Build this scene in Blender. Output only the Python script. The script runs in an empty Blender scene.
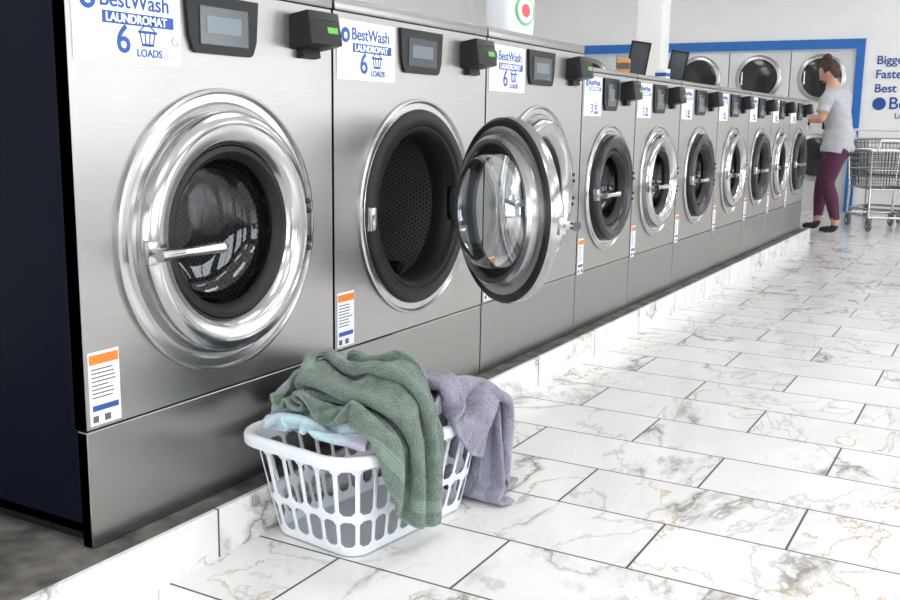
import bpy, bmesh, math, random, time
import numpy as np
from mathutils import Vector, Matrix, Euler, kdtree
random.seed(4)
S=bpy.context.scene
COL=S.collection
PI=math.pi
# ------------------------------------------------------------------ materials
def nmat(name):
    m=bpy.data.materials.new(name); m.use_nodes=True
    nt=m.node_tree; b=nt.nodes['Principled BSDF']
    return m,nt,b
def mat(name,col,rough=.5,metal=0.,emit=0.,spec=None,coat=0.):
    m,nt,b=nmat(name)
    b.inputs['Base Color'].default_value=(*col,1); b.inputs['Roughness'].default_value=rough
    b.inputs['Metallic'].default_value=metal
    if spec is not None: b.inputs['Specular IOR Level'].default_value=spec
    if coat: b.inputs['Coat Weight'].default_value=coat
    if emit:
        b.inputs['Emission Color'].default_value=(*col,1); b.inputs['Emission Strength'].default_value=emit
    return m
def N(nt,t,**k):
    n=nt.nodes.new(t)
    for a,v in k.items(): setattr(n,a,v)
    return n
def math_n(nt,op,a,b=None,clamp=False):
    n=nt.nodes.new('ShaderNodeMath'); n.operation=op; n.use_clamp=clamp
    for i,v in enumerate([a,b]):
        if v is None: continue
        if isinstance(v,(int,float)): n.inputs[i].default_value=v
        else: nt.links.new(v,n.inputs[i])
    return n.outputs[0]
def mixc(nt,f,a,b):
    n=nt.nodes.new('ShaderNodeMix'); n.data_type='RGBA'
    if isinstance(f,(int,float)): n.inputs[0].default_value=f
    else: nt.links.new(f,n.inputs[0])
    for i,v in ((6,a),(7,b)):
        if isinstance(v,tuple): n.inputs[i].default_value=(*v,1)
        else: nt.links.new(v,n.inputs[i])
    return n.outputs[2]
def steel(name,col,rough,aniso=.6,streak=.06):
    m,nt,b=nmat(name)
    tc=N(nt,'ShaderNodeTexCoord'); mp=N(nt,'ShaderNodeMapping'); mp.inputs['Scale'].default_value=(1.2,1.2,260)
    nt.links.new(tc.outputs['Object'],mp.inputs[0])
    no=N(nt,'ShaderNodeTexNoise'); no.inputs['Scale'].default_value=2.; no.inputs['Detail'].default_value=5
    nt.links.new(mp.outputs[0],no.inputs['Vector'])
    n2=N(nt,'ShaderNodeTexNoise'); n2.inputs['Scale'].default_value=2.3; n2.inputs['Detail'].default_value=3
    nt.links.new(tc.outputs['Object'],n2.inputs['Vector'])
    r=math_n(nt,'ADD',math_n(nt,'MULTIPLY',no.outputs[0],streak*2),rough-streak)
    r=math_n(nt,'ADD',r,math_n(nt,'MULTIPLY',math_n(nt,'SUBTRACT',n2.outputs[0],.5),.12))
    nt.links.new(r,b.inputs['Roughness'])
    c=mixc(nt,no.outputs[0],tuple(x*.88 for x in col),tuple(min(1,x*1.1) for x in col))
    nt.links.new(c,b.inputs['Base Color'])
    b.inputs['Metallic'].default_value=1
    b.inputs['Anisotropic'].default_value=aniso
    cx=N(nt,'ShaderNodeCombineXYZ'); cx.inputs[0].default_value=1
    nt.links.new(cx.outputs[0],b.inputs['Tangent'])
    return m
def marble(name,mode):
    m,nt,b=nmat(name)
    g=N(nt,'ShaderNodeNewGeometry'); s=N(nt,'ShaderNodeSeparateXYZ'); nt.links.new(g.outputs['Position'],s.inputs[0])
    c=N(nt,'ShaderNodeCombineXYZ')
    if mode=='floor':
        nt.links.new(math_n(nt,'SUBTRACT',s.outputs[1],.385),c.inputs[0]); nt.links.new(math_n(nt,'SUBTRACT',s.outputs[0],2.672),c.inputs[1])
        bw,rh=.6,.3
    else:
        nt.links.new(math_n(nt,'SUBTRACT',s.outputs[0],1.33),c.inputs[0]); nt.links.new(math_n(nt,'ADD',s.outputs[2],.012),c.inputs[1])
        bw,rh=.6,.6
    br=N(nt,'ShaderNodeTexBrick'); br.offset=.5; br.offset_frequency=2
    nt.links.new(c.outputs[0],br.inputs['Vector'])
    br.inputs['Color1'].default_value=(0,0,0,1); br.inputs['Color2'].default_value=(1,1,1,1); br.inputs['Mortar'].default_value=(.5,.5,.5,1)
    br.inputs['Scale'].default_value=1; br.inputs['Mortar Size'].default_value=.0032; br.inputs['Mortar Smooth'].default_value=.1
    br.inputs['Brick Width'].default_value=bw; br.inputs['Row Height'].default_value=rh
    rn=N(nt,'ShaderNodeSeparateColor'); nt.links.new(br.outputs['Color'],rn.inputs[0])
    vm=N(nt,'ShaderNodeVectorMath'); vm.operation='SCALE'; vm.inputs[0].default_value=(37.,91.,53.); nt.links.new(rn.outputs[0],vm.inputs['Scale'])
    va=N(nt,'ShaderNodeVectorMath'); va.operation='ADD'; nt.links.new(g.outputs['Position'],va.inputs[0]); nt.links.new(vm.outputs[0],va.inputs[1])
    mp=N(nt,'ShaderNodeMapping'); mp.inputs['Rotation'].default_value=(0,0,.9); mp.inputs['Scale'].default_value=(1.,1.8,1.5)
    nt.links.new(va.outputs[0],mp.inputs[0])
    def vein(scale,width,dist,detail,rough=.6,off=.5):
        n=N(nt,'ShaderNodeTexNoise'); n.inputs['Scale'].default_value=scale; n.inputs['Detail'].default_value=detail
        n.inputs['Roughness'].default_value=rough; n.inputs['Distortion'].default_value=dist
        nt.links.new(mp.outputs[0],n.inputs['Vector'])
        a=math_n(nt,'ABSOLUTE',math_n(nt,'SUBTRACT',n.outputs[0],off))
        return math_n(nt,'SUBTRACT',1.0,math_n(nt,'DIVIDE',a,width),clamp=True)
    def mask(scale,lo,hi):
        n=N(nt,'ShaderNodeTexNoise'); n.inputs['Scale'].default_value=scale; n.inputs['Detail'].default_value=3
        nt.links.new(mp.outputs[0],n.inputs['Vector'])
        r=N(nt,'ShaderNodeMapRange'); r.inputs[1].default_value=lo; r.inputs[2].default_value=hi
        nt.links.new(n.outputs[0],r.inputs[0]); return r.outputs[0]
    mk=mask(1.9,.49,.62)
    v1=math_n(nt,'MULTIPLY',vein(1.0,.034,.5,10,.62),mk)
    v2=math_n(nt,'MULTIPLY',vein(1.0,.009,.5,10,.58),math_n(nt,'ADD',math_n(nt,'MULTIPLY',mk,.55),.45))
    v3=math_n(nt,'MULTIPLY',vein(1.7,.010,.8,8,.55,.46),mask(2.2,.45,.58))
    v5=math_n(nt,'MULTIPLY',vein(3.2,.007,.6,6,.6,.52),mask(1.5,.57,.67))
    v4=math_n(nt,'MULTIPLY',vein(.9,.12,.4,6,.6),.17)
    base=mixc(nt,v4,(.79,.785,.78),(.45,.43,.41))
    base=mixc(nt,math_n(nt,'MULTIPLY',v1,.62),base,(.26,.23,.20))
    base=mixc(nt,math_n(nt,'MULTIPLY',v2,.75),base,(.19,.17,.15))
    base=mixc(nt,math_n(nt,'MULTIPLY',v5,.4),base,(.30,.29,.29))
    base=mixc(nt,math_n(nt,'MULTIPLY',v3,.8),base,(.48,.34,.19))
    base=mixc(nt,br.outputs['Fac'],base,(.07,.066,.062))
    nt.links.new(base,b.inputs['Base Color'])
    rr=math_n(nt,'ADD',math_n(nt,'MULTIPLY',br.outputs['Fac'],.5),.16)
    nt.links.new(rr,b.inputs['Roughness'])
    bp=N(nt,'ShaderNodeBump'); bp.inputs['Distance'].default_value=.002; bp.inputs['Strength'].default_value=.6; bp.invert=True
    nt.links.new(br.outputs['Fac'],bp.inputs['Height']); nt.links.new(bp.outputs[0],b.inputs['Normal'])
    return m
def noisy(name,c1,c2,scale,rough=.8,bump=.0,detail=6,metal=0,sheen=0,bs=None,band=None):
    m,nt,b=nmat(name)
    tc=N(nt,'ShaderNodeTexCoord'); n=N(nt,'ShaderNodeTexNoise'); n.inputs['Scale'].default_value=scale; n.inputs['Detail'].default_value=detail
    nt.links.new(tc.outputs['Object'],n.inputs['Vector'])
    r=N(nt,'ShaderNodeMapRange'); r.inputs[1].default_value=.35; r.inputs[2].default_value=.65; nt.links.new(n.outputs[0],r.inputs[0])
    colr=mixc(nt,r.outputs[0],c1,c2)
    mk=None
    if band:
        uv=N(nt,'ShaderNodeUVMap'); s=N(nt,'ShaderNodeSeparateXYZ'); nt.links.new(uv.outputs[0],s.inputs[0])
        d=math_n(nt,'ABSOLUTE',math_n(nt,'SUBTRACT',s.outputs[1],.5))   # distance from towel middle along its length
        inb=math_n(nt,'MULTIPLY',math_n(nt,'GREATER_THAN',d,.385),math_n(nt,'LESS_THAN',d,.435))
        st=math_n(nt,'GREATER_THAN',math_n(nt,'SINE',math_n(nt,'MULTIPLY',d,500.)),-.2)
        mk=inb
        hem=math_n(nt,'GREATER_THAN',math_n(nt,'MAXIMUM',d,math_n(nt,'ABSOLUTE',math_n(nt,'SUBTRACT',s.outputs[0],.5))),.488)
        colr=mixc(nt,math_n(nt,'MULTIPLY',inb,math_n(nt,'ADD',math_n(nt,'MULTIPLY',st,.5),.25)),colr,band)
        colr=mixc(nt,math_n(nt,'MULTIPLY',hem,.6),colr,band)
    nt.links.new(colr,b.inputs['Base Color'])
    b.inputs['Roughness'].default_value=rough; b.inputs['Metallic'].default_value=metal
    if sheen: b.inputs['Sheen Weight'].default_value=sheen; b.inputs['Sheen Roughness'].default_value=.5
    if bump:
        n2=N(nt,'ShaderNodeTexNoise'); n2.inputs['Scale'].default_value=bs or scale; n2.inputs['Detail'].default_value=4
        nt.links.new(tc.outputs['Object'],n2.inputs['Vector'])
        bp=N(nt,'ShaderNodeBump'); bp.inputs['Distance'].default_value=bump; nt.links.new(bp.outputs[0],b.inputs['Normal'])
        hgt=n2.outputs[0]
        if mk is not None: hgt=math_n(nt,'MULTIPLY',hgt,math_n(nt,'SUBTRACT',1.0,math_n(nt,'MULTIPLY',mk,.7)))
        nt.links.new(hgt,bp.inputs['Height'])
    return m
def glassmat(name,tint,base=.04,k=1.0):
    m=bpy.data.materials.new(name); m.use_nodes=True; nt=m.node_tree; nt.nodes.clear()
    o=N(nt,'ShaderNodeOutputMaterial'); mx=N(nt,'ShaderNodeMixShader'); t=N(nt,'ShaderNodeBsdfTransparent'); gl=N(nt,'ShaderNodeBsdfGlossy')
    t.inputs[0].default_value=(*tint,1); gl.inputs['Roughness'].default_value=.04; gl.inputs[0].default_value=(.95,.97,1,1)
    f=N(nt,'ShaderNodeLayerWeight'); f.inputs[0].default_value=.5
    p=math_n(nt,'POWER',f.outputs['Facing'],3.5)
    fa=math_n(nt,'ADD',math_n(nt,'MULTIPLY',p,k),base,clamp=True)
    nt.links.new(fa,mx.inputs[0]); nt.links.new(t.outputs[0],mx.inputs[1]); nt.links.new(gl.outputs[0],mx.inputs[2]); nt.links.new(mx.outputs[0],o.inputs[0])
    return m
def drum_mat(name,c):
    m,nt,b=nmat(name)
    uv=N(nt,'ShaderNodeUVMap'); s=N(nt,'ShaderNodeSeparateXYZ'); nt.links.new(uv.outputs[0],s.inputs[0])
    u=math_n(nt,'MULTIPLY',s.outputs[0],110.); v=math_n(nt,'MULTIPLY',s.outputs[1],75.)
    row=math_n(nt,'FLOOR',v); u=math_n(nt,'ADD',u,math_n(nt,'MULTIPLY',row,.5))
    fu=math_n(nt,'SUBTRACT',math_n(nt,'FRACT',u),.5); fv=math_n(nt,'SUBTRACT',math_n(nt,'FRACT',v),.5)
    d=math_n(nt,'SQRT',math_n(nt,'ADD',math_n(nt,'MULTIPLY',fu,fu),math_n(nt,'MULTIPLY',fv,fv)))
    h=math_n(nt,'LESS_THAN',d,.27)
    nt.links.new(mixc(nt,h,c,(.006,.006,.006)),b.inputs['Base Color'])
    nt.links.new(math_n(nt,'MULTIPLY',math_n(nt,'SUBTRACT',1.0,h),.85),b.inputs['Metallic']); b.inputs['Roughness'].default_value=.40
    return m
M={}
M['steel']=steel('brushed_steel',(.37,.36,.345),.35)
M['steel2']=steel('brushed_steel_dark',(.31,.302,.29),.31)
M['bezel']=mat('bezel_steel',(.46,.455,.45),.25,1)
M['chrome']=mat('chrome',(.46,.46,.46),.18,1)
M['hchrome']=mat('handle_chrome',(.62,.62,.62),.08,1)
M['chromed']=mat('dark_chrome',(.16,.16,.17),.2,1)
M['navy']=mat('navy_side_panel',(.002,.0035,.010),.5,0,0,.10)
M['black']=mat('black_plastic',(.008,.008,.009),.4,0,0,.3)
M['rubber']=mat('black_rubber',(.008,.008,.009),.5,0,0,.35)
M['dgrey']=mat('dark_grey_metal',(.035,.035,.04),.27,.5)
M['screen']=mat('lcd_screen',(.05,.06,.07),.15)
M['green']=mat('green_display',(.10,.40,.05),.3,0,.1)
M['drum']=drum_mat('perforated_drum',(.17,.17,.175))
M['drum2']=drum_mat('perforated_drum_open_lit',(.30,.30,.30))  # same drum, lighter colour stands in for light entering the open door
M['glass']=glassmat('door_glass',(.62,.64,.66),.05,.6)
M['glass2']=glassmat('open_door_glass',(.70,.73,.75),.26,.8)
M['white']=mat('white_plastic',(.74,.77,.81),.35)
M['card']=mat('white_sign',(.80,.81,.83),.5)
M['blue']=mat('sign_blue',(.015,.075,.33),.5)
M['pale']=mat('sign_pale_blue',(.50,.60,.78),.5)
M['orange']=mat('label_orange',(.75,.20,.02),.5)
M['ink']=mat('label_ink',(.10,.10,.10),.6)
M['wall']=noisy('white_wall_paint',(.87,.87,.86),(.90,.90,.89),3,.7)
M['gwall']=noisy('unseen_wall_reflect_grey',(.20,.21,.23),(.23,.24,.26),3,.7)  # unseen walls, grey chosen so the chrome rings reflect darker tones
M['ceil']=mat('ceiling_white',(.80,.80,.79),.8)
M['bluetrim']=mat('blue_trim',(.015,.15,.50),.5)
M['floor']=marble('marble_tile_floor','floor')
M['curb']=marble('marble_tile_curb','curb')
M['concrete']=noisy('raw_concrete',(.04,.037,.034),(.14,.13,.12),14,.85,.004,8)
M['lamp']=mat('led_panel',(1,.985,.96),.5,0,6.8)
M['dry']=mat('dryer_panel',(.66,.67,.68),.4,.3)
M['dglass']=mat('dryer_glass',(.02,.022,.025),.08)
M['frame']=mat('window_frame_dark',(.03,.03,.035),.4,.4)
# ------------------------------------------------------------------ mesh helpers
def link(o,parent=None):
    COL.objects.link(o)
    if parent is not None: o.parent=parent
    return o
def empty(name,loc=(0,0,0),rot=(0,0,0),parent=None):
    e=bpy.data.objects.new(name,None); e.empty_display_size=.1; e.location=loc; e.rotation_euler=rot
    return link(e,parent)
def meshobj(name,v,f,m,parent=None,smooth=None,uv=None,loc=(0,0,0)):
    me=bpy.data.meshes.new(name); me.from_pydata([tuple(p) for p in v],[],f); me.update()
    if uv is not None:
        l=me.uv_layers.new(name='UVMap')
        for lp in me.loops: l.data[lp.index].uv=uv[lp.vertex_index]
    bm=bmesh.new(); bm.from_mesh(me); bmesh.ops.recalc_face_normals(bm,faces=bm.faces); bm.to_mesh(me); bm.free()
    ms=m if isinstance(m,list) else [m]
    for x in ms: me.materials.append(x)
    if smooth is not None:
        me.shade_smooth(); me.set_sharp_from_angle(angle=math.radians(smooth))
    o=bpy.data.objects.new(name,me); o.location=loc
    return link(o,parent)
def boxvf(x0,x1,y0,y1,z0,z1):
    v=[(x0,y0,z0),(x1,y0,z0),(x1,y1,z0),(x0,y1,z0),(x0,y0,z1),(x1,y0,z1),(x1,y1,z1),(x0,y1,z1)]
    f=[(0,3,2,1),(4,5,6,7),(0,1,5,4),(1,2,6,5),(2,3,7,6),(3,0,4,7)]
    return v,f
def boxes(name,lst,m,parent=None,bevel=0,seg=2,loc=(0,0,0),rot=None):
    V=[];F=[]
    for b in lst:
        v,f=boxvf(*b); n=len(V); V+=v; F+=[tuple(i+n for i in q) for q in f]
    o=meshobj(name,V,F,m,parent,loc=loc)
    if rot: o.rotation_euler=rot
    if bevel:
        bm=bmesh.new(); bm.from_mesh(o.data); bmesh.ops.bevel(bm,geom=bm.edges[:],offset=bevel,segments=seg,affect='EDGES',profile=.6,clamp_overlap=True)
        bm.to_mesh(o.data); bm.free(); o.data.shade_smooth(); o.data.set_sharp_from_angle(angle=math.radians(35))
    return o
def lathe(name,prof,m,parent=None,c=(0,0,0),axis='Y',seg=64,smooth=40):
    V=[];F=[];UV=[]
    n=len(prof); L=[0]
    for i in range(1,n): L.append(L[-1]+math.dist(prof[i],prof[i-1]))
    for i in range(seg):
        a=2*PI*i/seg
        for r,d in prof:
            if axis=='Y': V.append((c[0]+r*math.cos(a),c[1]+d,c[2]+r*math.sin(a)))
            elif axis=='X': V.append((c[0]+d,c[1]+r*math.cos(a),c[2]+r*math.sin(a)))
            else: V.append((c[0]+r*math.cos(a),c[1]+r*math.sin(a),c[2]+d))
    for i in range(seg):
        j=(i+1)%seg
        for k in range(n-1):
            F.append((i*n+k,j*n+k,j*n+k+1,i*n+k+1))
            u0=i/seg;u1=(i+1)/seg
            UV+=[(u0,L[k]),(u1,L[k]),(u1,L[k+1]),(u0,L[k+1])]
    me=bpy.data.meshes.new(name); me.from_pydata(V,[],F)
    l=me.uv_layers.new(name='UVMap')
    for i,q in enumerate(UV): l.data[i].uv=q
    bm=bmesh.new(); bm.from_mesh(me); bmesh.ops.remove_doubles(bm,verts=bm.verts,dist=1e-6); bmesh.ops.recalc_face_normals(bm,faces=bm.faces); bm.to_mesh(me); bm.free()
    me.materials.append(m); me.shade_smooth(); me.set_sharp_from_angle(angle=math.radians(smooth))
    return link(bpy.data.objects.new(name,me),parent)
def tubes(name,segs,m,parent=None,n=8,loc=(0,0,0)):
    V=[];F=[]
    for p0,p1,r0,*rr in segs:
        r1=rr[0] if rr else r0
        p0=Vector(p0);p1=Vector(p1);d=(p1-p0).normalized()
        a=d.orthogonal().normalized(); b=d.cross(a)
        k=len(V)
        for p,r in ((p0,r0),(p1,r1)):
            for i in range(n):
                t=2*PI*i/n; V.append(p+a*(r*math.cos(t))+b*(r*math.sin(t)))
        for i in range(n):
            j=(i+1)%n; F.append((k+i,k+j,k+n+j,k+n+i))
        F.append(tuple(k+i for i in range(n))[::-1]); F.append(tuple(k+n+i for i in range(n)))
    return meshobj(name,V,F,m,parent,smooth=50,loc=loc)
def text(name,s,size,m,parent,mw,bold=0.0,align='LEFT',ext=.0006):
    cu=bpy.data.curves.new(name,'FONT'); cu.body=s; cu.size=size; cu.extrude=ext; cu.offset=bold; cu.align_x=align
    t=bpy.data.objects.new(name,cu); COL.objects.link(t)
    bpy.context.view_layer.update()
    dg=bpy.context.evaluated_depsgraph_get()
    me=bpy.data.meshes.new_from_object(t.evaluated_get(dg)); me.materials.clear(); me.materials.append(m)
    bpy.data.objects.remove(t)
    o=bpy.data.objects.new(name,me); link(o,parent); o.matrix_local=mw
    return o
def face_front(x,y,z): return Matrix(((1,0,0,x),(0,0,-1,y),(0,1,0,z),(0,0,0,1)))
def face_back_x(x,y,z): return Matrix(((0,0,-1,x),(-1,0,0,y),(0,1,0,z),(0,0,0,1)))
def holed_panel(name,x0,x1,z0,z1,cx,cz,R,y,back,m,parent,seg=72):
    ang=[2*PI*i/seg for i in range(seg)]
    for X,Z in ((x0,z0),(x1,z0),(x1,z1),(x0,z1)): ang.append(math.atan2(Z-cz,X-cx)%(2*PI))
    ang=sorted(set(round(a,6) for a in ang))
    V=[];F=[];n=len(ang)
    for a in ang:
        c,s=math.cos(a),math.sin(a); t=1e9
        if c>1e-9: t=min(t,(x1-cx)/c)
        if c<-1e-9: t=min(t,(x0-cx)/c)
        if s>1e-9: t=min(t,(z1-cz)/s)
        if s<-1e-9: t=min(t,(z0-cz)/s)
        V+=[(cx+R*c,y+.03,cz+R*s),(cx+R*c,y,cz+R*s),(cx+t*c,y,cz+t*s),(cx+t*c,y+back,cz+t*s)]
    for i in range(n):
        j=(i+1)%n
        for k in range(3): F.append((4*i+k,4*j+k,4*j+k+1,4*i+k+1))
    return meshobj(name,V,F,m,parent)
# ------------------------------------------------------------------ room
boxes('floor',[(-4,13.2,-5,7.2,-.1,0)],M['floor'])
boxes('ceiling',[(-4,13.2,-5,7.2,3.2,3.3)],M['ceil'])
boxes('wall_left',[(-4,13.2,7.0,7.2,0,3.2)],M['wall'])
boxes('wall_end',[(13,13.2,-5,1.655,0,3.2),(13,13.2,1.655,7.0,2.075,3.2),(13,13.2,5.55,7.0,0,2.075),(13.9,14,1.5,5.7,0,2.1)],M['wall'])
boxes('wall_right',[(-4,13.2,-5,-4.9,0,.5),(-4,13.2,-5,-4.9,2.5,3.2)]+[(x,x+.9,-5,-4.9,.5,2.5) for x in (-4,-.8,2.6,6.0,9.4,12.3)],M['gwall'])
for k,(a,b) in enumerate(((-3.1,-.8),(.1,2.6),(3.5,6.0),(6.9,9.4),(10.3,12.3))):
    boxes('window_%d'%(k+1),[(a,b,-4.97,-4.9,.5,.56),(a,b,-4.97,-4.9,2.44,2.5),(a,a+.06,-4.97,-4.9,.5,2.5),(b-.06,b,-4.97,-4.9,.5,2.5),((a+b)/2-.03,(a+b)/2+.03,-4.97,-4.9,.5,2.5)],M['frame'])
boxes('wall_back',[(-4.1,-4,-5,-2.6,0,3.2),(-4.1,-4,2.6,7.2,0,3.2),(-4.1,-4,-2.6,2.6,2.5,3.2)],M['gwall'])
boxes('window_6',[(-4.08,-4,-2.6,-2.52,0,2.5),(-4.08,-4,2.52,2.6,0,2.5),(-4.08,-4,-.04,.04,0,2.5),(-4.08,-4,-2.6,2.6,2.42,2.5),(-4.08,-4,-2.6,2.6,0,.1)],M['frame'])
for i,x in enumerate((-2.2,.9,4.0,7.1,10.2)):
    for y in (-3.0,0.0,4.2):
        boxes('ceiling_light',[(x-.75,x+.75,y-.3,y+.3,3.165,3.2)],M['lamp'],bevel=.005)
boxes('floor_plinth',[(-3,9.36,1.539,3.1,0,.116)],M['concrete'])
boxes('trim_2',[(-3,9.37,1.527,1.539,0,.118),(9.36,9.372,1.539,3.1,0,.118)],M['curb'])
boxes('support_column',[(8.97,9.21,2.88,3.12,.117,3.2)],M['wall'],bevel=.01)
# ------------------------------------------------------------------ washers
D=1.6; CZ=.118
mat_disp=mat('lcd_glow',(.12,.15,.17),.2,0,.08)
def washer(x0,w,h,big=True,opened=0,ring='chrome',num='6',handle=True,lid=.035):
    e=empty('washing_machine',(x0,D,CZ))
    zc=.633 if big else .612; cx=w/2
    Rb,Rc,Rg=(.332,.283,.205) if big else (.285,.24,.172)
    g=.004; zs=.255
    dep=.95
    t=.02
    boxes('body_shell',[(g+.003,g+t,.03,dep,.03,h),(w-g-t,w-g-.003,.03,dep,.03,h),(g+.003,w-g-.003,dep-.02,dep,.03,h),(g+.003,w-g-.003,.03,dep,.03,.05)],M['navy'],e)
    boxes('plinth',[(.03,w-.03,.05,dep-.03,-.001,.03)],M['black'],e)
    holed_panel('front_panel',g,w-g,zs+.003,h-.002,cx,zc,Rc-.035,0,.035,M['steel'],e)
    boxes('lower_panel',[(g,w-g,0,.03,.0,zs-.002)],M['steel2'],e,bevel=.002,seg=1)
    boxes('top_lid',[(g,w-g,-.006,dep,h,h+lid)],M['steel2'],e,bevel=.006)
    boxes('seam_backing',[(g+.01,w-g-.01,.028,.032,zs-.05,zs+.05)],M['black'],e)
    lathe('door_bezel',[(Rc-.034,.02),(Rc-.03,-.006),(Rc+.012,-.010),(Rc+.018,-.004),(Rb-.014,-.004),(Rb-.008,-.012),(Rb-.001,-.010),(Rb,0)],M['bezel'],e,c=(cx,0,zc),seg=96,smooth=25)
    lathe('door_gasket',[(Rc-.03,-.004),(Rc-.034,-.014),(Rc-.045,-.012),(Rc-.058,.01),(Rc-.07,.05),(Rc-.06,.08),(Rc-.035,.085)],M['rubber'],e,c=(cx,0,zc),seg=72,smooth=60)
    if opened:
        lathe('gasket_lip',[(Rc-.034,-.010),(Rc-.028,-.020),(Rc+.006,-.020),(Rc+.016,-.010),(Rc+.017,-.003)],M['rubber'],e,c=(cx,0,zc),seg=72,smooth=60)
        boxes('latch_strike',[(cx-Rc-.012,cx-Rc+.012,-.028,-.01,zc-.05,zc+.02)],M['hchrome'],e,bevel=.004)
    dr=Rc-.03
    lathe('drum',[(dr-.02,.08),(dr+.01,.10),(dr+.01,.46),(dr-.04,.48),(.08,.46),(0,.46)],M['drum2'] if opened else M['drum'],e,c=(cx,0,zc),seg=72,smooth=40)
    ribs=[]
    for k in range(3):
        a=PI+2*PI*k/3
        ribs.append(((cx+(dr)*math.cos(a),.14,zc+(dr)*math.sin(a)),(cx+(dr)*math.cos(a),.44,zc+(dr)*math.sin(a)),.024,.022))
    tubes('drum_ribs',ribs,M['chromed'],e,n=12)
    hx=cx+Rc+.012
    d=empty('door',(hx-(.09 if opened else 0),-.008-(.016 if opened else 0),zc),(0,0,math.radians(opened)),e)
    o=-(Rc+.012)
    mr=M['chrome'] if ring=='chrome' else M['dgrey']
    lathe('door_ring',[(Rc-.004,.006),(Rc,-.004),(Rc,-.018),(Rc-.006,-.030),(Rc-.018,-.038),(Rc-.030,-.040),(Rc-.034,-.037),(Rg+.020,-.034),(Rg+.012,-.030),(Rg,-.018),(Rg-.006,.0)],mr,d,c=(o,0,0),seg=96,smooth=28)
    lathe('door_inner_ring',[(Rc-.03,.012),(Rc-.012,.012),(Rc-.004,.006)],M['dgrey'],d,c=(o,0,0),seg=96,smooth=28)
    lathe('door_inner_flange',[(Rg-.006,.0),(Rg-.008,.035),(Rg-.002,.044),(Rg+.012,.046),(Rg+.022,.036),(Rg+.026,.016),(Rc-.03,.012)],M['bezel'] if opened else M['rubber'],d,c=(o,0,0),seg=96,smooth=28)
    lathe('door_seal',[(Rg-.004,-.014),(Rg-.016,-.016),(Rg-.03,-.004),(Rg-.034,.008),(Rg-.02,.03),(Rg-.006,.035)],M['rubber'],d,c=(o,0,0),seg=72,smooth=50)
    lathe('glass_bowl',[(Rg-.02,.01),(Rg-.028,.045),(Rg-.042,.075),(Rg-.07,.092),(Rg-.12,.098),(.0001,.10)],M['glass2'] if opened else M['glass'],d,c=(o,0,0),seg=72,smooth=60)
    boxes('hinge_block',[(-.016,.014 if not opened else .05,-.012,.012,-.055,.055)],M['chromed'],d,bevel=.004)
    if opened: boxes('hinge_arm',[(hx-.10,hx+.012,-.032,-.012,zc-.05,zc+.05)],M['chromed'],e,bevel=.004)
    for zz in (-.06,-.035,.035,.06):
        lathe('hinge_bolt',[(.0,-.046),(.005,-.046),(.007,-.042),(.007,-.034)],M['dgrey'],d,c=(o+math.sqrt(max(0,(Rc-.02)**2-zz*zz)),0,zz),seg=16)
    if handle:
        L=.17 if big else .15
        hl=-Rc+.012
        tubes('handle',[((o+hl+.012,-.034,-.02),(o+hl+.012,-.078,-.02),.012),((o+hl-.018,-.075,-.02),(o+hl+.05,-.075,-.02),.014,.010),((o+hl+.05,-.075,-.02),(o+hl+L,-.075,-.02),.009,.013),((o+hl+L,-.075,-.02),(o+hl+L+.012,-.075,-.02),.013,.008)],M['hchrome'],d,n=20)
        boxes('latch_plate',[(o-Rc-.004,o-Rc+.026,-.042,-.018,-.045,.008)],M['chrome'],d,bevel=.006)
    sx=w/.885
    px0,px1=(.325*sx,.57*sx) if big else (.30*sx,.54*sx)
    pz0,pz1=(h-.145,h-.018) if big else (h-.16,h-.018)
    P=[(px0,pz1),(px1,pz1),(px1-.008,pz0+.035),(px1-.02,pz0+.006),(px1-.03,pz0),(px0+.03,pz0),(px0+.02,pz0+.006),(px0+.008,pz0+.035)]
    V=[(x,-.010,z) for x,z in P]+[(x,0,z) for x,z in P]; n=len(P)
    meshobj('control_panel',V,[tuple(range(n))]+[(i,(i+1)%n,n+(i+1)%n,n+i) for i in range(n)],M['black'],e)
    boxes('display',[(px0+.04,px1-.04,-.0125,-.009,pz0+.02,pz1-.025)],M['screen'],e)
    boxes('display_window',[(px0+.06,px1-.065,-.0135,-.012,pz0+.045,pz1-.045)],mat_disp,e)
    rx=.70*sx if big else .60*sx; rw=.13 if big else .11
    r=empty('card_reader',(rx,0,h-.115),(math.radians(-10),0,0),e)
    boxes('reader_body',[(0,rw,-.075,.0,0,.085)],M['black'],r,bevel=.008)
    boxes('reader_display',[(.07,rw-.018,-.0765,-.074,.030,.045)],M['green'],r)
    boxes('reader_slot',[(.015,rw-.02,-.0765,-.074,.062,.066)],M['dgrey'],r)
    boxes('reader_mount',[(.03,rw-.03,-.02,.0,-.02,.03)],M['black'],r)
    s0=.018; sw=.285 if big else .20; sz1=h-.02; sz0=h-(.178 if big else .185)
    boxes('loads_sign',[(s0,s0+sw,-.003,0,sz0,sz1)],M['card'],e)
    k=sw/.285
    yy=-.0035
    text('sign_title','BestWash',.046*k,M['blue'],e,face_front(s0+.065*k,yy,sz1-.050*k),.0004*k)
    lathe('sign_logo',[(.0,-.0012),(.020*k,-.0012),(.020*k,0)],M['blue'],e,c=(s0+.037*k,-.003,sz1-.04*k),seg=24)
    text('sign_logo_swirl','e',.034*k,M['card'],e,face_front(s0+.028*k,-.0045,sz1-.049*k),.0008)
    boxes('sign_subtitle_bar',[(s0+.072*k,s0+.265*k,-.0036,-.003,sz1-.083*k,sz1-.059*k)],M['blue'],e)
    text('sign_subtitle','LAUNDROMAT',.024*k,M['card'],e,face_front(s0+.080*k,-.0042,sz1-.079*k),.0006*k)
    text('sign_number',num,.078*k,M['blue'],e,face_front(s0+.105*k,yy,sz0+.020*k),.001*k)
    bx=s0+.165*k; bz=sz0+.038*k; q=.0014*k
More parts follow.
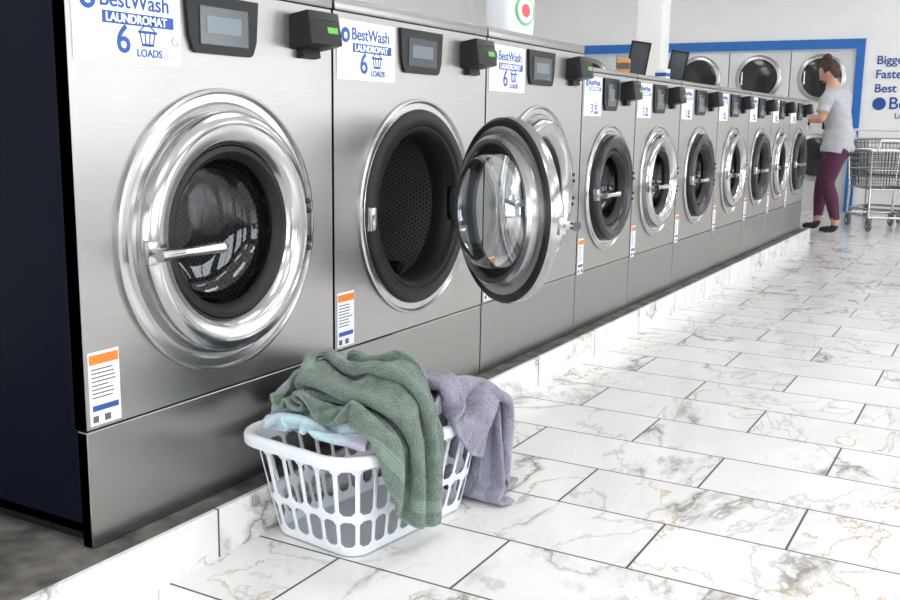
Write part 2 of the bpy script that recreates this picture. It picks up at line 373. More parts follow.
    tubes('sign_basket_icon',[((bx,yy,bz+.026*k),(bx+.05*k,yy,bz+.026*k),q*2),((bx+.004*k,yy,bz+.026*k),(bx+.010*k,yy,bz),q),((bx+.046*k,yy,bz+.026*k),(bx+.040*k,yy,bz),q),((bx+.010*k,yy,bz),(bx+.040*k,yy,bz),q*2),((bx+.018*k,yy,bz+.024*k),(bx+.02*k,yy,bz),q),((bx+.032*k,yy,bz+.024*k),(bx+.03*k,yy,bz),q),((bx+.005*k,yy,bz+.03*k),(bx+.025*k,yy,bz+.044*k),q),((bx+.045*k,yy,bz+.03*k),(bx+.025*k,yy,bz+.044*k),q)],M['blue'],e,n=6)
    text('sign_loads','LOADS',.022*k,M['blue'],e,face_front(bx-.006*k,yy,sz0+.014*k),.0004)
    if big:
        for t in range(7):
            bxx=s0+sw*(.82+.13*random.random()); bzz=sz0+(sz1-sz0)*(.08+.3*random.random()); rr=.004+.008*random.random()
            lathe('sign_bubble',[(rr*.8,-.0008),(rr,-.0008)],M['pale'],e,c=(bxx,-.003,bzz),seg=16)
    lz1=.42 if big else .405; lz0=lz1-.155; lw=.08 if big else .06
    boxes('warning_label',[(.014,.014+lw,-.002,0,lz0,lz1)],M['card'],e)
    boxes('label_orange_band',[(.016,.012+lw,-.0028,-.001,lz1-.026,lz1-.006)],M['orange'],e)
    boxes('label_blue_band',[(.020,.008+lw,-.0028,-.001,lz0+.030,lz0+.042)],M['blue'],e)
    boxes('label_text',[(.020,.005+lw*(.7+.3*random.random()),-.0028,-.001,lz1-.038-.0085*i,lz1-.0355-.0085*i) for i in range(8)]+[(.020,.034,-.0028,-.001,lz0+.006,lz0+.02),(.05,.066,-.0028,-.001,lz0+.006,lz0+.02)],M['ink'],e)
    return e
HB=1.184; HS=1.117
washer(1.327,.860,HB)
washer(2.189,.886,HB,opened=57)
washer(3.077,.878,HB)
xs=[3.957,4.646,5.38,6.18,7.0,7.75,8.44,9.25]
rings=['dark','chrome','dark','chrome','dark','chrome','dark']
for i in range(7):
    washer(xs[i],xs[i+1]-xs[i]-.002,HS,big=False,ring=rings[i],num='3',lid=.02)
# ------------------------------------------------------------------ end wall: blue trim + dryers
boxes('trim_1',[(12.97,13.01,1.655,5.65,1.96,2.075),(12.97,13.01,1.655,1.75,0,1.96),(12.97,13.01,5.55,5.65,0,1.96)],M['bluetrim'])
for i in range(5):
    y1=1.755+.76*i; yc=y1+.375
    e=empty('tumble_dryer',(13.02,yc,0))
    boxes('cabinet',[(0,.8,-.375,.375,0,1.955)],M['dry'],e,bevel=.006)
    for zc in (.66,1.62):
        lathe('door_ring',[(.285,0),(.285,-.03),(.27,-.04),(.235,-.04),(.225,-.02)],M['bezel'],e,c=(0,0,zc),axis='X',seg=48)
        lathe('door_glass',[(.228,-.022),(.15,-.03),(.0001,-.034)],M['dglass'],e,c=(0,0,zc),axis='X',seg=48)
        tubes('handle',[((-.05,.20,zc-.08),(-.05,.20,zc+.08),.012)],M['chrome'],e)
    boxes('controls',[(-.01,0,-.3,-.05,1.0,1.15),(-.01,0,.1,.3,1.0,1.15)],M['black'],e)
e=empty('wall_lettering',(12.995,1.22,1.0))
for s,z in (('Biggest Washers',.775),('Fastest Dryers',.61),('Best Customers',.445)):
    text('line',s,.14,M['blue'],e,face_back_x(0,.30,z),.0018,ext=.002)
text('logo_line','BestWash',.20,M['blue'],e,face_back_x(0,.13,.25),.002,ext=.002)
lathe('logo_mark',[(.0001,-.004),(.075,-.004),(.075,0)],M['blue'],e,c=(0,.23,.31),axis='X',seg=32)
text('logo_sub','LAUNDROMAT',.09,M['blue'],e,face_back_x(0,.05,.14),.001,ext=.002)
# ------------------------------------------------------------------ laundry basket
def rrect(hx,hy,r,n):
    per=4*(hx-r)+4*(hy-r)+2*PI*r
    def at(s):
        s%=per
        L=[2*(hy-r),PI*r/2,2*(hx-r),PI*r/2]*2
        idx=0
        while s>L[idx] and idx<7: s-=L[idx]; idx+=1
        if idx==0: return (hx,-(hy-r)+s)
        if idx==1: a=s/r; return (hx-r+r*math.cos(a),hy-r+r*math.sin(a))
        if idx==2: return (hx-r-s,hy)
        if idx==3: a=PI/2+s/r; return (-hx+r+r*math.cos(a),hy-r+r*math.sin(a))
        if idx==4: return (-hx,hy-r-s)
        if idx==5: a=PI+s/r; return (-hx+r+r*math.cos(a),-hy+r+r*math.sin(a))
        if idx==6: return (-hx+r+s,-hy)
        a=1.5*PI+s/r; return (hx-r+r*math.cos(a),-hy+r+r*math.sin(a))
    return [at(per*i/n) for i in range(n)]
def basket(name,loc,rot,hx=.280,hy=.180,H=.265,bx=.220,by=.138,mats=M['white']):
    e=empty(name,loc,(0,0,rot))
    nc=30; CN=8; n=nc*CN
    zs=[0.0,.012,.026,.031,.037,.082,.088,.093,.103,.112,.118,.124,.15,.18,.214,.220,.226,.240,H]
    lower=(2,6); upper=(9,15)
    V=[];F=[]
    for z in zs:
        z=z*H/.265
        t2=(z/H)**.9
        for p in rrect(bx+(hx-bx)*t2,by+(hy-by)*t2,.05+.03*t2,n): V.append((p[0],p[1],z))
    for k in range(len(zs)-1):
        for i in range(n):
            c=i%CN
            op=False
            for lo,hi in (lower,upper):
                if lo<=k<=hi: op=(2<=c<=5) if k in (lo,hi) else (1<=c<=6)
            if not op:
                j=(i+1)%n; F.append((k*n+i,k*n+j,(k+1)*n+j,(k+1)*n+i))
    o=meshobj('side_wall',V,F,mats,e,smooth=60)
    m=o.modifiers.new('s','SOLIDIFY'); m.thickness=.0035; m=o.modifiers.new('ss','SUBSURF'); m.levels=1; m.render_levels=1
    base=rrect(bx,by,.05,n)
    V=[(p[0],p[1],.002) for p in base]+[(p[0]*.9,p[1]*.88,.006) for p in base]
    F=[(i,(i+1)%n,n+(i+1)%n,n+i) for i in range(n)]+[tuple(n+i for i in range(n))]
    meshobj('bottom',V,F,mats,e,smooth=40)
    prof=[(-.004,-.012),(.0,.0),(.006,.005),(.016,.006),(.024,.002),(.027,-.006),(.026,-.020),(.023,-.020),(.022,-.006),(.012,-.001)]
    V=[];F=[];q=len(prof)
    for dr,dz in prof:
        for p in rrect(hx+dr,hy+dr,.08+dr,n): V.append((p[0],p[1],H+dz))
    for k in range(q):
        for i in range(n):
            j=(i+1)%n; kk=(k+1)%q; F.append((k*n+i,k*n+j,kk*n+j,kk*n+i))
    meshobj('rim',V,F,mats,e,smooth=50)
    return e
BX,BY,BR=2.012,1.350,math.radians(-8)
basket('laundry_basket',(BX,BY,.001),BR)
# ------------------------------------------------------------------ towels: own position-based cloth solver, result frozen as plain meshes
M['lav']=noisy('lavender_grey_terry',(.215,.21,.285),(.285,.28,.36),35,.95,.012,6,0,.35,bs=150,band=(.31,.31,.38))
M['grn']=noisy('sage_green_terry',(.090,.138,.108),(.14,.195,.155),35,.95,.012,6,0,.35,bs=150,band=(.19,.25,.21))
M['teal']=noisy('pale_teal_cloth',(.42,.60,.64),(.40,.36,.46),9,.9,.004,2,0,.3,bs=200)
cb,sb=math.cos(BR),math.sin(BR)
class HF:
    g=None; pts=[]; kd=None
def local(P):
    dx=P[...,0]-BX; dy=P[...,1]-BY
    return dx*cb+dy*sb, -dx*sb+dy*cb, P[...,2]
def hf_build(pts):
    x,y,z=local(pts)
    n=60; G=np.full((n,n),0.)
    ix=np.clip(((x+.36)/.72*n).astype(int),0,n-1); iy=np.clip(((y+.30)/.60*n).astype(int),0,n-1)
    np.maximum.at(G,(ix,iy),z)
    for _ in range(3):
        P=np.pad(G,1,mode='edge')
        B=(P[:-2,1:-1]+P[2:,1:-1]+P[1:-1,:-2]+P[1:-1,2:]+2*P[1:-1,1:-1])/6
        G=np.maximum(G,B)
    HF.g=G if HF.g is None else np.maximum(HF.g,G)
    HF.pts+=pts.reshape(-1,3).tolist()
    HF.kd=kdtree.KDTree(len(HF.pts))
    for i,p in enumerate(HF.pts): HF.kd.insert(p,i)
    HF.kd.balance()
MOUND=.045
def collide(P):
    th=.009
    hit=np.zeros(P.shape[:2],bool)
    x,y,z=local(P)
    t=np.clip(z/.27,0,1)
    a=.226+(.311-.226)*t+th; b=.144+(.211-.144)*t+th
    mz=.272+th+MOUND*np.clip(1-(x/.29)**2,0,1)*np.clip(1-((y-.03)/.2)**2,0,1)
    if HF.g is not None:
        n=60
        ix=np.clip(((x+.36)/.72*n).astype(int),0,n-1); iy=np.clip(((y+.30)/.60*n).astype(int),0,n-1)
        inside=(np.abs(x)<.34)&(np.abs(y)<.24)
        hg=np.where(inside&(HF.g[ix,iy]>.2),HF.g[ix,iy]+.016,0)
        mz=np.maximum(mz,hg)
        a=np.where(hg>.2,np.maximum(a,.335),a); b=np.where(hg>.2,np.maximum(b,.235),b)
    dx=a-np.abs(x); dy=b-np.abs(y); dz=mz-z
    ins=(dx>0)&(dy>0)&(dz>0)
    mx=ins&(dx<dy)&(dx<dz); my=ins&~mx&(dy<dz); mt=ins&~mx&~my
    sx=np.sign(x)*dx*mx; sy=np.sign(y)*dy*my
    P[...,0]+=sx*cb-sy*sb; P[...,1]+=sx*sb+sy*cb; P[...,2]+=np.where(mt,np.minimum(dz,.02),0)
    hit|=ins
    c=(P[...,1]>1.518)&(P[...,2]<.13)
    d1=P[...,1]-1.518; d2=.13-P[...,2]
    P[...,1]-=np.where(c&(d1<d2),d1,0); P[...,2]+=np.where(c&(d1>=d2),d2,0); hit|=c
    f=P[...,2]<.012; P[...,2]=np.where(f,.012,P[...,2]); hit|=f
    w=P[...,1]>1.576; P[...,1]=np.where(w,1.576,P[...,1]); hit|=w
    return hit
def collide_pts(P,r=.023):
    """keep a towel in front of the towels that already settled (hanging parts)"""
    nv,nu,_=P.shape
    F=P.reshape(-1,3)
    lx,ly,lz=local(F)
    cand=np.nonzero((np.abs(ly)>.19)|(np.abs(lx)>.29))[0]
    L=F[cand].tolist()
    for k,p in zip(cand,L):
        co,idx,d=HF.kd.find(p)
        if d is not None and d<r:
            out=np.array([0.,-1.,0.]) if abs(ly[k])>.19 and ly[k]<0 else (np.array([1.,0.,0.]) if lx[k]>0 else np.array([-1.,0.,0.]))
            F[k]+=out*(r-d)*.7
def solve(name,nu,nv,sp,x0,y0,z0,walls,material,seed,steps=(150,150),rot=0.,it=9,rself=.019,bend=.10,amp=.03,fric=.10,thick=.011,hold=0):
    t0=time.time()
    rng=np.random.RandomState(seed)
    U,Vv=np.meshgrid(np.arange(nu),np.arange(nv))
    P=np.zeros((nv,nu,3))
    gx=(U-(nu-1)/2)*sp; gy=(Vv-(nv-1)/2)*sp
    P[...,0]=x0+gx*math.cos(rot)-gy*math.sin(rot); P[...,1]=y0+gx*math.sin(rot)+gy*math.cos(rot)
    z=np.zeros((nv,nu))
    for k in range(9):
        fx,fy=rng.uniform(-22,22,2); z+=amp/2*np.sin(fx*P[...,0]+fy*P[...,1]+rng.uniform(0,6))
    P[...,2]=z0+z
    P+=rng.normal(0,.0006,P.shape)
    Q=P.copy()
    xa,xb,ya,yb=walls
    X0,X1=P[...,0].min(),P[...,0].max(); Y0,Y1=P[...,1].min(),P[...,1].max()
    def con(A,B,L,k,mode=0):
        d=B-A; l=np.sqrt((d*d).sum(-1,keepdims=True))+1e-9
        e=(l-L)/l
        if mode==1: e=np.minimum(e,0)
        d*=e*.5*k
        A+=d; B-=d
    D_=sp*math.sqrt(2)
    def con_pairs():
        for s in (0,1):
            n=(nu-s)//2
            con(P[:,s:s+2*n:2],P[:,s+1:s+2*n:2],sp,1.)
            n=(nv-s)//2
            con(P[s:s+2*n:2],P[s+1:s+2*n:2],sp,1.)
        for s in (0,1):
            n=(nu-s)//2
            for r in (0,1):
                q=(nv-r)//2
                con(P[r:r+2*q:2,s:s+2*n:2],P[r+1:r+2*q:2,s+1:s+2*n:2],D_,.35)
                con(P[r+1:r+2*q:2,s:s+2*n:2],P[r:r+2*q:2,s+1:s+2*n:2],D_,.35)
    def bendc():
        for s in range(4):
            if s+2<nu:
                n=len(range(s,nu-2,4)); con(P[:,s:nu-2:4][:,:n],P[:,s+2::4][:,:n],2*sp,bend,1)
            if s+2<nv:
                n=len(range(s,nv-2,4)); con(P[s:nv-2:4][:n],P[s+2::4][:n],2*sp,bend,1)
    N0=nu*nv; tot=sum(steps)
    pin=None
    for st in range(tot):
        ph=min(1,st/steps[0])
        g=3.0 if st<steps[0] else 9.8
        v=(P-Q)*(.94 if st<steps[0] else .96)
        vm=np.sqrt((v*v).sum(-1,keepdims=True)); v*=np.minimum(1,.010/(vm+1e-9))
        Q=P.copy(); P+=v; P[...,2]-=g*(1/110.)**2
        if st%3==0:
            F=P.reshape(-1,3); kd=kdtree.KDTree(N0)
            L=F.tolist()
            for i,p in enumerate(L): kd.insert(p,i)
            kd.balance(); a=[];b=[]
            for i,p in enumerate(L):
                for q in kd.find_range(p,rself*1.2):
                    j=q[1]
                    if j>i and (abs(i%nu-j%nu)>1 or abs(i//nu-j//nu)>1): a.append(i);b.append(j)
            a=np.array(a,int);b=np.array(b,int)
        for k in range(it):
            con_pairs()
            if k%2==0: bendc()
            if k%3==2 and len(a):
                F=P.reshape(-1,3)
                d=F[b]-F[a]; l=np.sqrt((d*d).sum(-1))+1e-9
                e=np.clip(rself-l,0,None)/l*.3
                d*=e[:,None]
                for c in range(3):
                    F[:,c]+=np.bincount(b,d[:,c],N0)-np.bincount(a,d[:,c],N0)
            if k%3==2:
                if st<steps[0]+35:
                    P[...,0]=np.clip(P[...,0],X0+(xa-X0)*ph,X1+(xb-X1)*ph); P[...,1]=np.clip(P[...,1],Y0+(ya-Y0)*ph,Y1+(yb-Y1)*ph)
                if k==it-1 and HF.kd is not None and st>steps[0]*.6: collide_pts(P)
                hit=collide(P)
            if pin is not None: P=np.where(pin[...,None],np.stack([Q[...,0],Q[...,1],P[...,2]],-1),P)
        hm=hit[...,None]
        if st>=steps[0]: P=np.where(hm,Q+(P-Q)*np.array([fric,fric,.6]),P)
        if st==steps[0]+20 and hold:
            # weight of the pile holds the part lying inside the rim
            lx,ly,lz=local(P); pin=(np.abs(lx)<.25)&(np.abs(ly)<.15)
        Q=np.where(hm,P-(P-Q)*.1,Q)
        if st>tot-40: Q=P-(P-Q)*.8
    F=[];uv=[]
    for j in range(nv):
        for i in range(nu): uv.append((i/(nu-1),j/(nv-1)))
    for j in range(nv-1):
        for i in range(nu-1): F.append((j*nu+i,j*nu+i+1,(j+1)*nu+i+1,(j+1)*nu+i))
    o=meshobj(name,P.reshape(-1,3).tolist(),F,material,uv=uv); o.data.shade_smooth()
    m=o.modifiers.new('s','SOLIDIFY'); m.thickness=thick; m.offset=0
    m=o.modifiers.new('ss','SUBSURF'); m.levels=1; m.render_levels=2
    print(name,'sim',round(time.time()-t0,1),P.reshape(-1,3).min(0),P.reshape(-1,3).max(0))
    hf_build(P)
    return o
solve('folded_cloth',28,28,.0125,1.80,1.36,.38,(1.76,1.90,1.20,1.48),M['teal'],3,steps=(60,50),thick=.006,rself=.014)
solve('lavender_towel',80,56,.013,2.12,1.37,.48,(1.88,2.32,1.19,1.565),M['lav'],7,amp=.045,hold=1)
solve('lavender_towel',52,48,.013,2.20,1.28,.60,(2.06,2.34,1.125,1.50),M['lav'],21,rot=.35,amp=.05,bend=.18,steps=(130,110),hold=1)
solve('green_towel',40,46,.013,1.88,1.29,.68,(1.765,1.99,1.135,1.47),M['grn'],11,rot=-.5,amp=.05,bend=.18,hold=1)
# ------------------------------------------------------------------ things on top of machines
e=empty('detergent_jug',(3.72,1.83,.118+HB+.036)); e.scale=(1.15,1.15,1.15)
V=[];F=[];n=32
secs=[(0,.085,.05,.03),(.004,.095,.058,.035),(.10,.10,.062,.04),(.20,.098,.06,.04),(.25,.085,.055,.04),(.28,.05,.045,.03),(.30,.03,.03,.028),(.315,.028,.028,.027)]
for z,a,b_,r in secs:
    for p in rrect(a,b_,r,n): V.append((p[0],p[1],z))
for k in range(len(secs)-1):
    for i in range(n):
        j=(i+1)%n; F.append((k*n+i,k*n+j,(k+1)*n+j,(k+1)*n+i))
F.append(tuple(range(n))[::-1]); F.append(tuple((len(secs)-1)*n+i for i in range(n)))
meshobj('bottle',V,F,M['white'],e,smooth=50)
lathe('cap',[(.0001,.36),(.028,.36),(.034,.352),(.034,.315),(.028,.312)],M['orange'],e,axis='Z',seg=24)
tubes('grip',[((.085,0,.25),(.125,0,.22),.014),((.125,0,.22),(.125,0,.14),.014),((.125,0,.14),(.095,0,.11),.014)],M['white'],e,n=12)
for nm,rr,dd,cc in (('label_ring',.062,-.0640,mat('label_green',(.15,.5,.22),.4)),('label_oval',.052,-.0652,M['card']),('label_spot',.028,-.0664,mat('label_red',(.7,.06,.06),.4))):
    ob=lathe(nm,[(.0001,0),(rr,0),(rr,.004)],cc,e,c=(0,0,0),seg=32); ob.location=(-.01,dd,.105); ob.scale=(1.15,1,.8)
ft=.118+HS+.021
for X,r in ((4.96,0.),(5.62,.1)):
    e=empty('tilted_lid_frame',(X,1.72,ft+.010),(math.radians(8),math.radians(-16),math.radians(20)+r))  # framed board standing in for an open soap dispenser lid
    boxes('frame',[(-.006,.006,-.05,.05,0,.008),(-.006,.006,-.05,.05,.162,.17),(-.006,.006,-.05,-.042,0,.17),(-.006,.006,.042,.05,0,.17)],M['black'],e)
    boxes('board',[(-.003,.003,-.044,.044,.006,.164)],M['screen'],e)
e=empty('detergent_box',(4.78,1.72,ft),(0,0,.2))
boxes('carton',[(-.02,.02,-.03,.03,0,.08)],mat('box_orange',(.65,.28,.04),.5),e,bevel=.002)
boxes('carton_band',[(-.021,.021,-.031,.031,.03,.06)],M['ink'],e)
e=empty('detergent_box',(5.35,1.70,ft),(0,0,-.1))
boxes('carton',[(-.03,.03,-.03,.03,0,.06)],M['card'],e,bevel=.002)
boxes('carton_band',[(-.031,.031,-.031,.031,.02,.04)],M['blue'],e)
e=empty('folding_counter',(9.75,1.90,0))
boxes('top',[(0,1.3,0,.7,1.0,1.04)],M['card'],e,bevel=.006)
boxes('legs',[(x,x+.04,y,y+.04,0,1.0) for x in (.03,1.23) for y in (.03,.63)],M['chromed'],e)
boxes('shelf',[(.03,1.27,.03,.67,.3,.32)],M['card'],e)
# ------------------------------------------------------------------ wire carts
def cart(loc,rot,L=.72,Wd=.52,z0=.42,z1=.80,pole=None):
    e=empty('laundry_cart',loc,(0,0,rot))
    s=[]; hx,hy=L/2,Wd/2
    def ring(z,fx,fy,r):
        P=[(-fx,-fy,z),(fx,-fy,z),(fx,fy,z),(-fx,fy,z)]
        return [(P[i],P[(i+1)%4],r) for i in range(4)]
    s+=ring(z1,hx,hy,.012)+ring(z0,hx*.88,hy*.88,.008)+ring(.14,hx*.95,hy*.9,.014)+ring((z0+z1)/2,hx*.94,hy*.94,.005)
    tubes('frame',s+[((sx*hx*.95,sy*hy*.9,.14),(sx*hx*.9,sy*hy*.9,z0),.012) for sx in (-1,1) for sy in (-1,1)]+[((sx*hx*.9,sy*hy*.9,z0),(sx*hx,sy*hy,z1),.01) for sx in (-1,1) for sy in (-1,1)],M['chrome'],e,n=10)
    wv=[]
    nx=20; ny=16
    for i in range(1,nx):
        t=-1+2*i/nx
        for sy in (-1,1): wv.append(((t*hx*.88,sy*hy*.88,z0),(t*hx,sy*hy,z1),.0032))
        wv.append(((t*hx*.88,-hy*.88,z0),(t*hx*.88,hy*.88,z0),.0032))
    for i in range(1,ny):
        t=-1+2*i/ny
        for sx in (-1,1): wv.append(((sx*hx*.88,t*hy*.88,z0),(sx*hx,t*hy,z1),.0032))
    for f in (.15,.3,.45,.6,.75,.9):
        wv+=ring(z0+(z1-z0)*f,hx*(.88+.12*f),hy*(.88+.12*f),.0032)
    tubes('wire_basket',wv,M['chromed'],e,n=5)
    tubes('push_handle',[((-hx,-hy*.8,z1),(-hx-.07,-hy*.8,z1+.10),.011),((-hx,hy*.8,z1),(-hx-.07,hy*.8,z1+.10),.011),((-hx-.07,-hy*.8,z1+.1),(-hx-.07,hy*.8,z1+.1),.014)],M['white'],e,n=12)
    cm=bpy.data.materials.get('caster') or mat('caster',(.12,.12,.13),.5)
    for sx in (-1,1):
        for sy in (-1,1):
            cx,cy=sx*hx*.9,sy*hy*.85
            lathe('caster_wheel',[(.02,-.016),(.055,-.016),(.062,-.008),(.062,.008),(.055,.016),(.02,.016),(.02,-.016)],cm,e,c=(cx,cy,.063),seg=24)
            lathe('caster_hub',[(.0001,-.019),(.022,-.019),(.022,.019),(.0001,.019)],M['white'],e,c=(cx,cy,.063),seg=16)
            boxes('caster_fork',[(cx-.012,cx+.012,cy-.026,cy-.021,.06,.135),(cx-.012,cx+.012,cy+.021,cy+.026,.06,.135),(cx-.02,cx+.02,cy-.026,cy+.026,.125,.14)],M['chromed'],e)
    return e
cart((11.0,1.12,.001),math.radians(25))
cart((12.1,1.22,.001),math.radians(-8),L=.75,Wd=.62,z0=.5,z1=.90)
cart((11.95,.42,.001),math.radians(4),L=.75,Wd=.62,z0=.5,z1=.90)
# ------------------------------------------------------------------ woman
def person(loc,rot):
    root=empty('woman',loc,(0,0,rot))
    J=[((0,-.03,.93),.155),((0,-.005,1.06),.134),((0,.02,1.20),.140),((0,.040,1.31),.118),((0,.065,1.385),.060),((0,.095,1.455),.050),((0,.12,1.52),.055),
       ((-.145,.04,1.32),.066),((-.19,.045,1.21),.056),((-.225,.04,1.09),.046),((-.21,.17,1.10),.039),((-.18,.285,1.125),.027),((-.172,.335,1.125),.028),
       ((.145,.04,1.32),.066),((.20,.06,1.21),.056),((.225,.10,1.09),.046),((.18,.22,1.10),.039),((.11,.33,1.12),.027),((.095,.375,1.12),.028),
       ((-.09,-.05,.84),.128),((-.10,-.03,.68),.108),((-.105,.01,.49),.075),((-.105,-.06,.34),.070),((-.105,-.12,.11),.042),((-.105,-.11,.055),.040),((-.105,.0,.04),.036),((-.105,.05,.036),.028),
       ((.09,-.02,.84),.128),((.10,.09,.68),.108),((.105,.18,.49),.075),((.105,.19,.34),.070),((.105,.20,.11),.042),((.105,.21,.055),.040),((.105,.31,.04),.036),((.105,.36,.036),.028)]
    E=[(0,1),(1,2),(2,3),(3,4),(4,5),(5,6),(3,7),(7,8),(8,9),(9,10),(10,11),(11,12),(3,13),(13,14),(14,15),(15,16),(16,17),(17,18),
       (0,19),(19,20),(20,21),(21,22),(22,23),(23,24),(24,25),(25,26),(0,27),(27,28),(28,29),(29,30),(30,31),(31,32),(32,33),(33,34)]
    me=bpy.data.meshes.new('body'); me.from_pydata([j[0] for j in J],E,[]); o=bpy.data.objects.new('body',me); COL.objects.link(o)
    m=o.modifiers.new('k','SKIN'); m.use_smooth_shade=True; m.branch_smoothing=.6
    sv=me.skin_vertices[0].data
    for i,(p,r) in enumerate(J): sv[i].radius=(r,r); sv[i].use_root=(i==0)
    m=o.modifiers.new('s','SUBSURF'); m.levels=2; m.render_levels=2
    bpy.context.view_layer.update()
    b=bpy.data.meshes.new_from_object(o.evaluated_get(bpy.context.evaluated_depsgraph_get()))
    bpy.data.objects.remove(o)
    skin=mat('skin',(.50,.27,.185),.5); shirt=noisy('grey_tshirt',(.38,.39,.42),(.44,.45,.48),20,.9); leg=noisy('burgundy_leggings',(.060,.010,.036),(.085,.016,.050),20,.8); shoe=mat('dark_shoes',(.02,.02,.022),.6); sole=mat('shoe_sole',(.6,.6,.6),.6)
    hair=noisy('brown_hair',(.018,.008,.005),(.055,.025,.012),40,.6,.004,6,0,0,bs=120)
    for x in (skin,shirt,leg,shoe,sole): b.materials.append(x)
    def sd(p,a,c):
        a=Vector(a);c=Vector(c);t=max(0,min(1,(p-a).dot(c-a)/(c-a).length_squared)); return (p-(a+(c-a)*t)).length
    def cls(p):
        if p.z>1.40: return 0
        arm=min(sd(p,J[8][0],J[9][0])-.058,sd(p,J[9][0],J[10][0])-.050,sd(p,J[10][0],J[12][0])-.046,sd(p,J[14][0],J[15][0])-.058,sd(p,J[15][0],J[16][0])-.050,sd(p,J[16][0],J[18][0])-.046)
        if p.z<.078: return 4 if p.z<.02 else 3
        if p.z<.15: return 0 if p.z>.1 else 3
        if p.z<.80: return 2
        if arm<.012 and (abs(p.x)>.16 or p.y>.19) and p.z<1.17: return 0
        return 1
    for f in b.polygons: f.material_index=cls(f.center)
    vs=set()
    for f in b.polygons:
        if f.material_index==1: vs|=set(f.vertices)
    nr={i:b.vertices[i].normal.copy() for i in vs}
    for i in vs:
        v=b.vertices[i]; k=.013+.006*math.sin(v.co.z*45+v.co.x*30)
        if v.co.z<.86: k+=.012
        v.co+=nr[i]*k
    for v in b.vertices:
        if v.co.z<.03: v.co.z=max(v.co.z,.002)
    b.shade_smooth()
    link(bpy.data.objects.new('body',b),root)
    for side,(wr,pa) in ((-1,(J[11][0],J[12][0])),(1,(J[17][0],J[18][0]))):
        pa=Vector(pa); d=(pa-Vector(wr)).normalized(); lat=Vector((0,0,1)).cross(d).normalized()
        segs=[]
        for i,(off,ln) in enumerate(((-.024,.062),(-.008,.072),(.008,.068),(.024,.052))):
            a=pa+lat*off+d*.01; p1=a+d*ln*.55+Vector((0,0,.002)); p2=p1+d*ln*.35-Vector((0,0,.018)); p3=p2+d*ln*.12-Vector((0,0,.018))
            segs+=[(a,p1,.0085,.008),(p1,p2,.008,.0075),(p2,p3,.0075,.006)]
        s=lat*(-side)
        a=pa-d*.03+s*.018; p1=a+s*.02+d*.03; p2=p1+d*.028-Vector((0,0,.01))
        segs+=[(a,p1,.011,.009),(p1,p2,.009,.007)]
        tubes('fingers',segs,skin,root,n=10)
    h=empty('head',(0,.135,1.545),(math.radians(-28),0,math.radians(6)),root)
    def ellip(name,c,r,m,f=None,seg=32,rings=22,parent=h):
        V=[];F=[]
        for i in range(rings+1):
            t=PI*i/rings
            for j in range(seg):
                a=2*PI*j/seg; p=Vector((math.sin(t)*math.cos(a),math.sin(t)*math.sin(a),math.cos(t)))
                if f: p=f(p)
                V.append((c[0]+p.x*r[0],c[1]+p.y*r[1],c[2]+p.z*r[2]))
        for i in range(rings):
            for j in range(seg):
                k=(j+1)%seg; F.append((i*seg+j,(i+1)*seg+j,(i+1)*seg+k,i*seg+k))
        ob=meshobj(name,V,F,m,parent); 
        bm=bmesh.new(); bm.from_mesh(ob.data); bmesh.ops.remove_doubles(bm,verts=bm.verts,dist=1e-6); bm.to_mesh(ob.data); bm.free(); ob.data.shade_smooth()
        return ob
    def skull(p):
        q=p.copy()
        if q.z<0: q.x*=1-.28*(-q.z); q.y*=(1-.12*(-q.z)) if q.y>0 else (1-.45*(-q.z))
        fr=max(0,q.y)
        g=lambda x,z,sx,sz: math.exp(-((p.x-x)/sx)**2-((p.z-z)/sz)**2)*fr
        q.y+=.26*g(0,-.22,.13,.14)+.10*g(0,-.05,.10,.22)+.07*g(0,-.52,.25,.07)+.06*g(0,-.62,.22,.06)+.10*g(0,-.85,.3,.15)-.09*g(.34,.02,.17,.11)-.09*g(-.34,.02,.17,.11)+.05*g(0,.2,.5,.09)
        return q
    ellip('face',(0,0,0),(.073,.092,.112),skin,skull,48,40)
    for sx in (-1,1):
        ellip('eye',(sx*.027,.078,.003),(.012,.009,.008),M['card'],None,12,8)
        ellip('iris',(sx*.027,.0855,.002),(.006,.003,.006),M['ink'],None,10,6)
        ellip('ear',(sx*.073,-.008,-.012),(.009,.019,.031),skin,None,14,10)
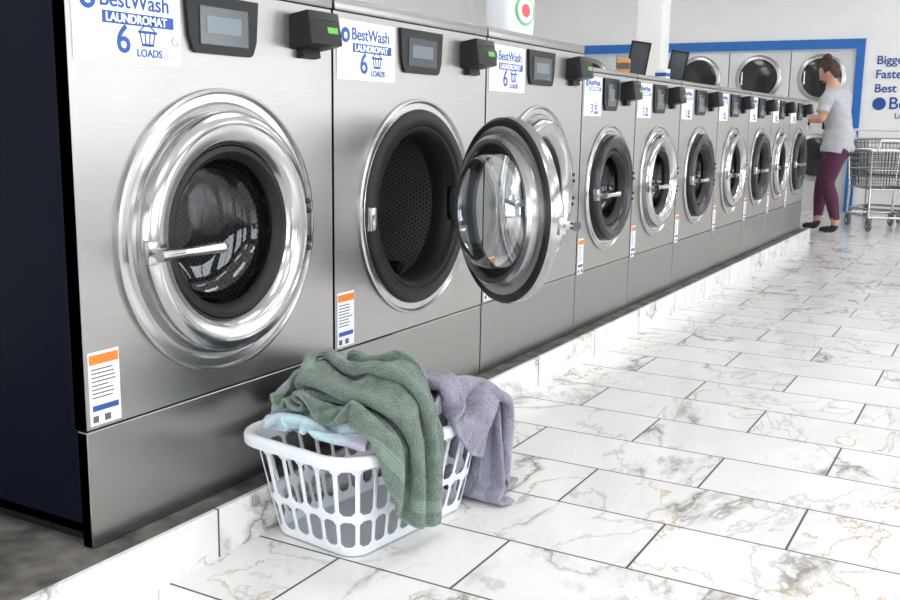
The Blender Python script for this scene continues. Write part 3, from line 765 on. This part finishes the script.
    ellip('lips',(0,.088,-.062),(.022,.008,.007),mat('lips',(.45,.16,.14),.5),None,14,8)
    def hcap(p):
        q=p.copy()
        if p.y>.35 and p.z<.55: q*=.86
        elif p.z<-.25: q*=.80 if p.y>-.3 else .93
        return q*(1+.015*math.sin(14*p.x)*math.cos(9*p.z))
    ellip('hair',(0,-.012,.014),(.084,.100,.118),hair,hcap,48,36)
    ellip('hair_bun',(0,-.035,.135),(.045,.045,.038),hair,lambda p:p*(1+.06*math.sin(9*math.atan2(p.y,p.x)+5*p.z)),32,16)
    return root
person((10.22,1.49,0),math.radians(-22))
e=empty('folded_laundry',(10.15,2.14,1.041))
for i in range(3):
    boxes('fold_%d'%i,[(-.16+.01*i,.16-.008*i,-.12,.12-.01*i,.026*i,.026*i+.024)],[M['lav'],M['card'],M['grn']][i],e,bevel=.011,seg=3)
# ------------------------------------------------------------------ camera, light, world
cam=bpy.data.cameras.new('camera'); co=bpy.data.objects.new('camera',cam); COL.objects.link(co)
cam.sensor_width=36; cam.lens=39.4; cam.clip_start=.05
R=Euler((math.radians(90-10.2),0,math.radians(29.34-90))).to_matrix().to_4x4() @ Matrix.Rotation(math.radians(.85),4,'Z')
co.matrix_world=Matrix.Translation((0,0,1.012)) @ R
S.camera=co
def area(name,loc,rot,sx,sy,power,col=(1,1,1)):
    l=bpy.data.lights.new(name,'AREA'); l.shape='RECTANGLE'; l.size=sx; l.size_y=sy; l.energy=power; l.color=col
    o=bpy.data.objects.new(name,l); o.location=loc; o.rotation_euler=rot; COL.objects.link(o); return o
area('storefront_daylight',(4.5,-5.2,1.6),(math.radians(90),0,0),16,2.2,520,(.95,.975,1))
area('entrance_daylight',(-4.3,0,1.4),(math.radians(90),0,math.radians(-90)),5.2,2.4,170,(.95,.975,1))
w=bpy.data.worlds.new('world'); S.world=w; w.use_nodes=True
w.node_tree.nodes['Background'].inputs[0].default_value=(.85,.92,1,1); w.node_tree.nodes['Background'].inputs[1].default_value=1.0
S.view_settings.view_transform='Standard'; S.view_settings.exposure=.2
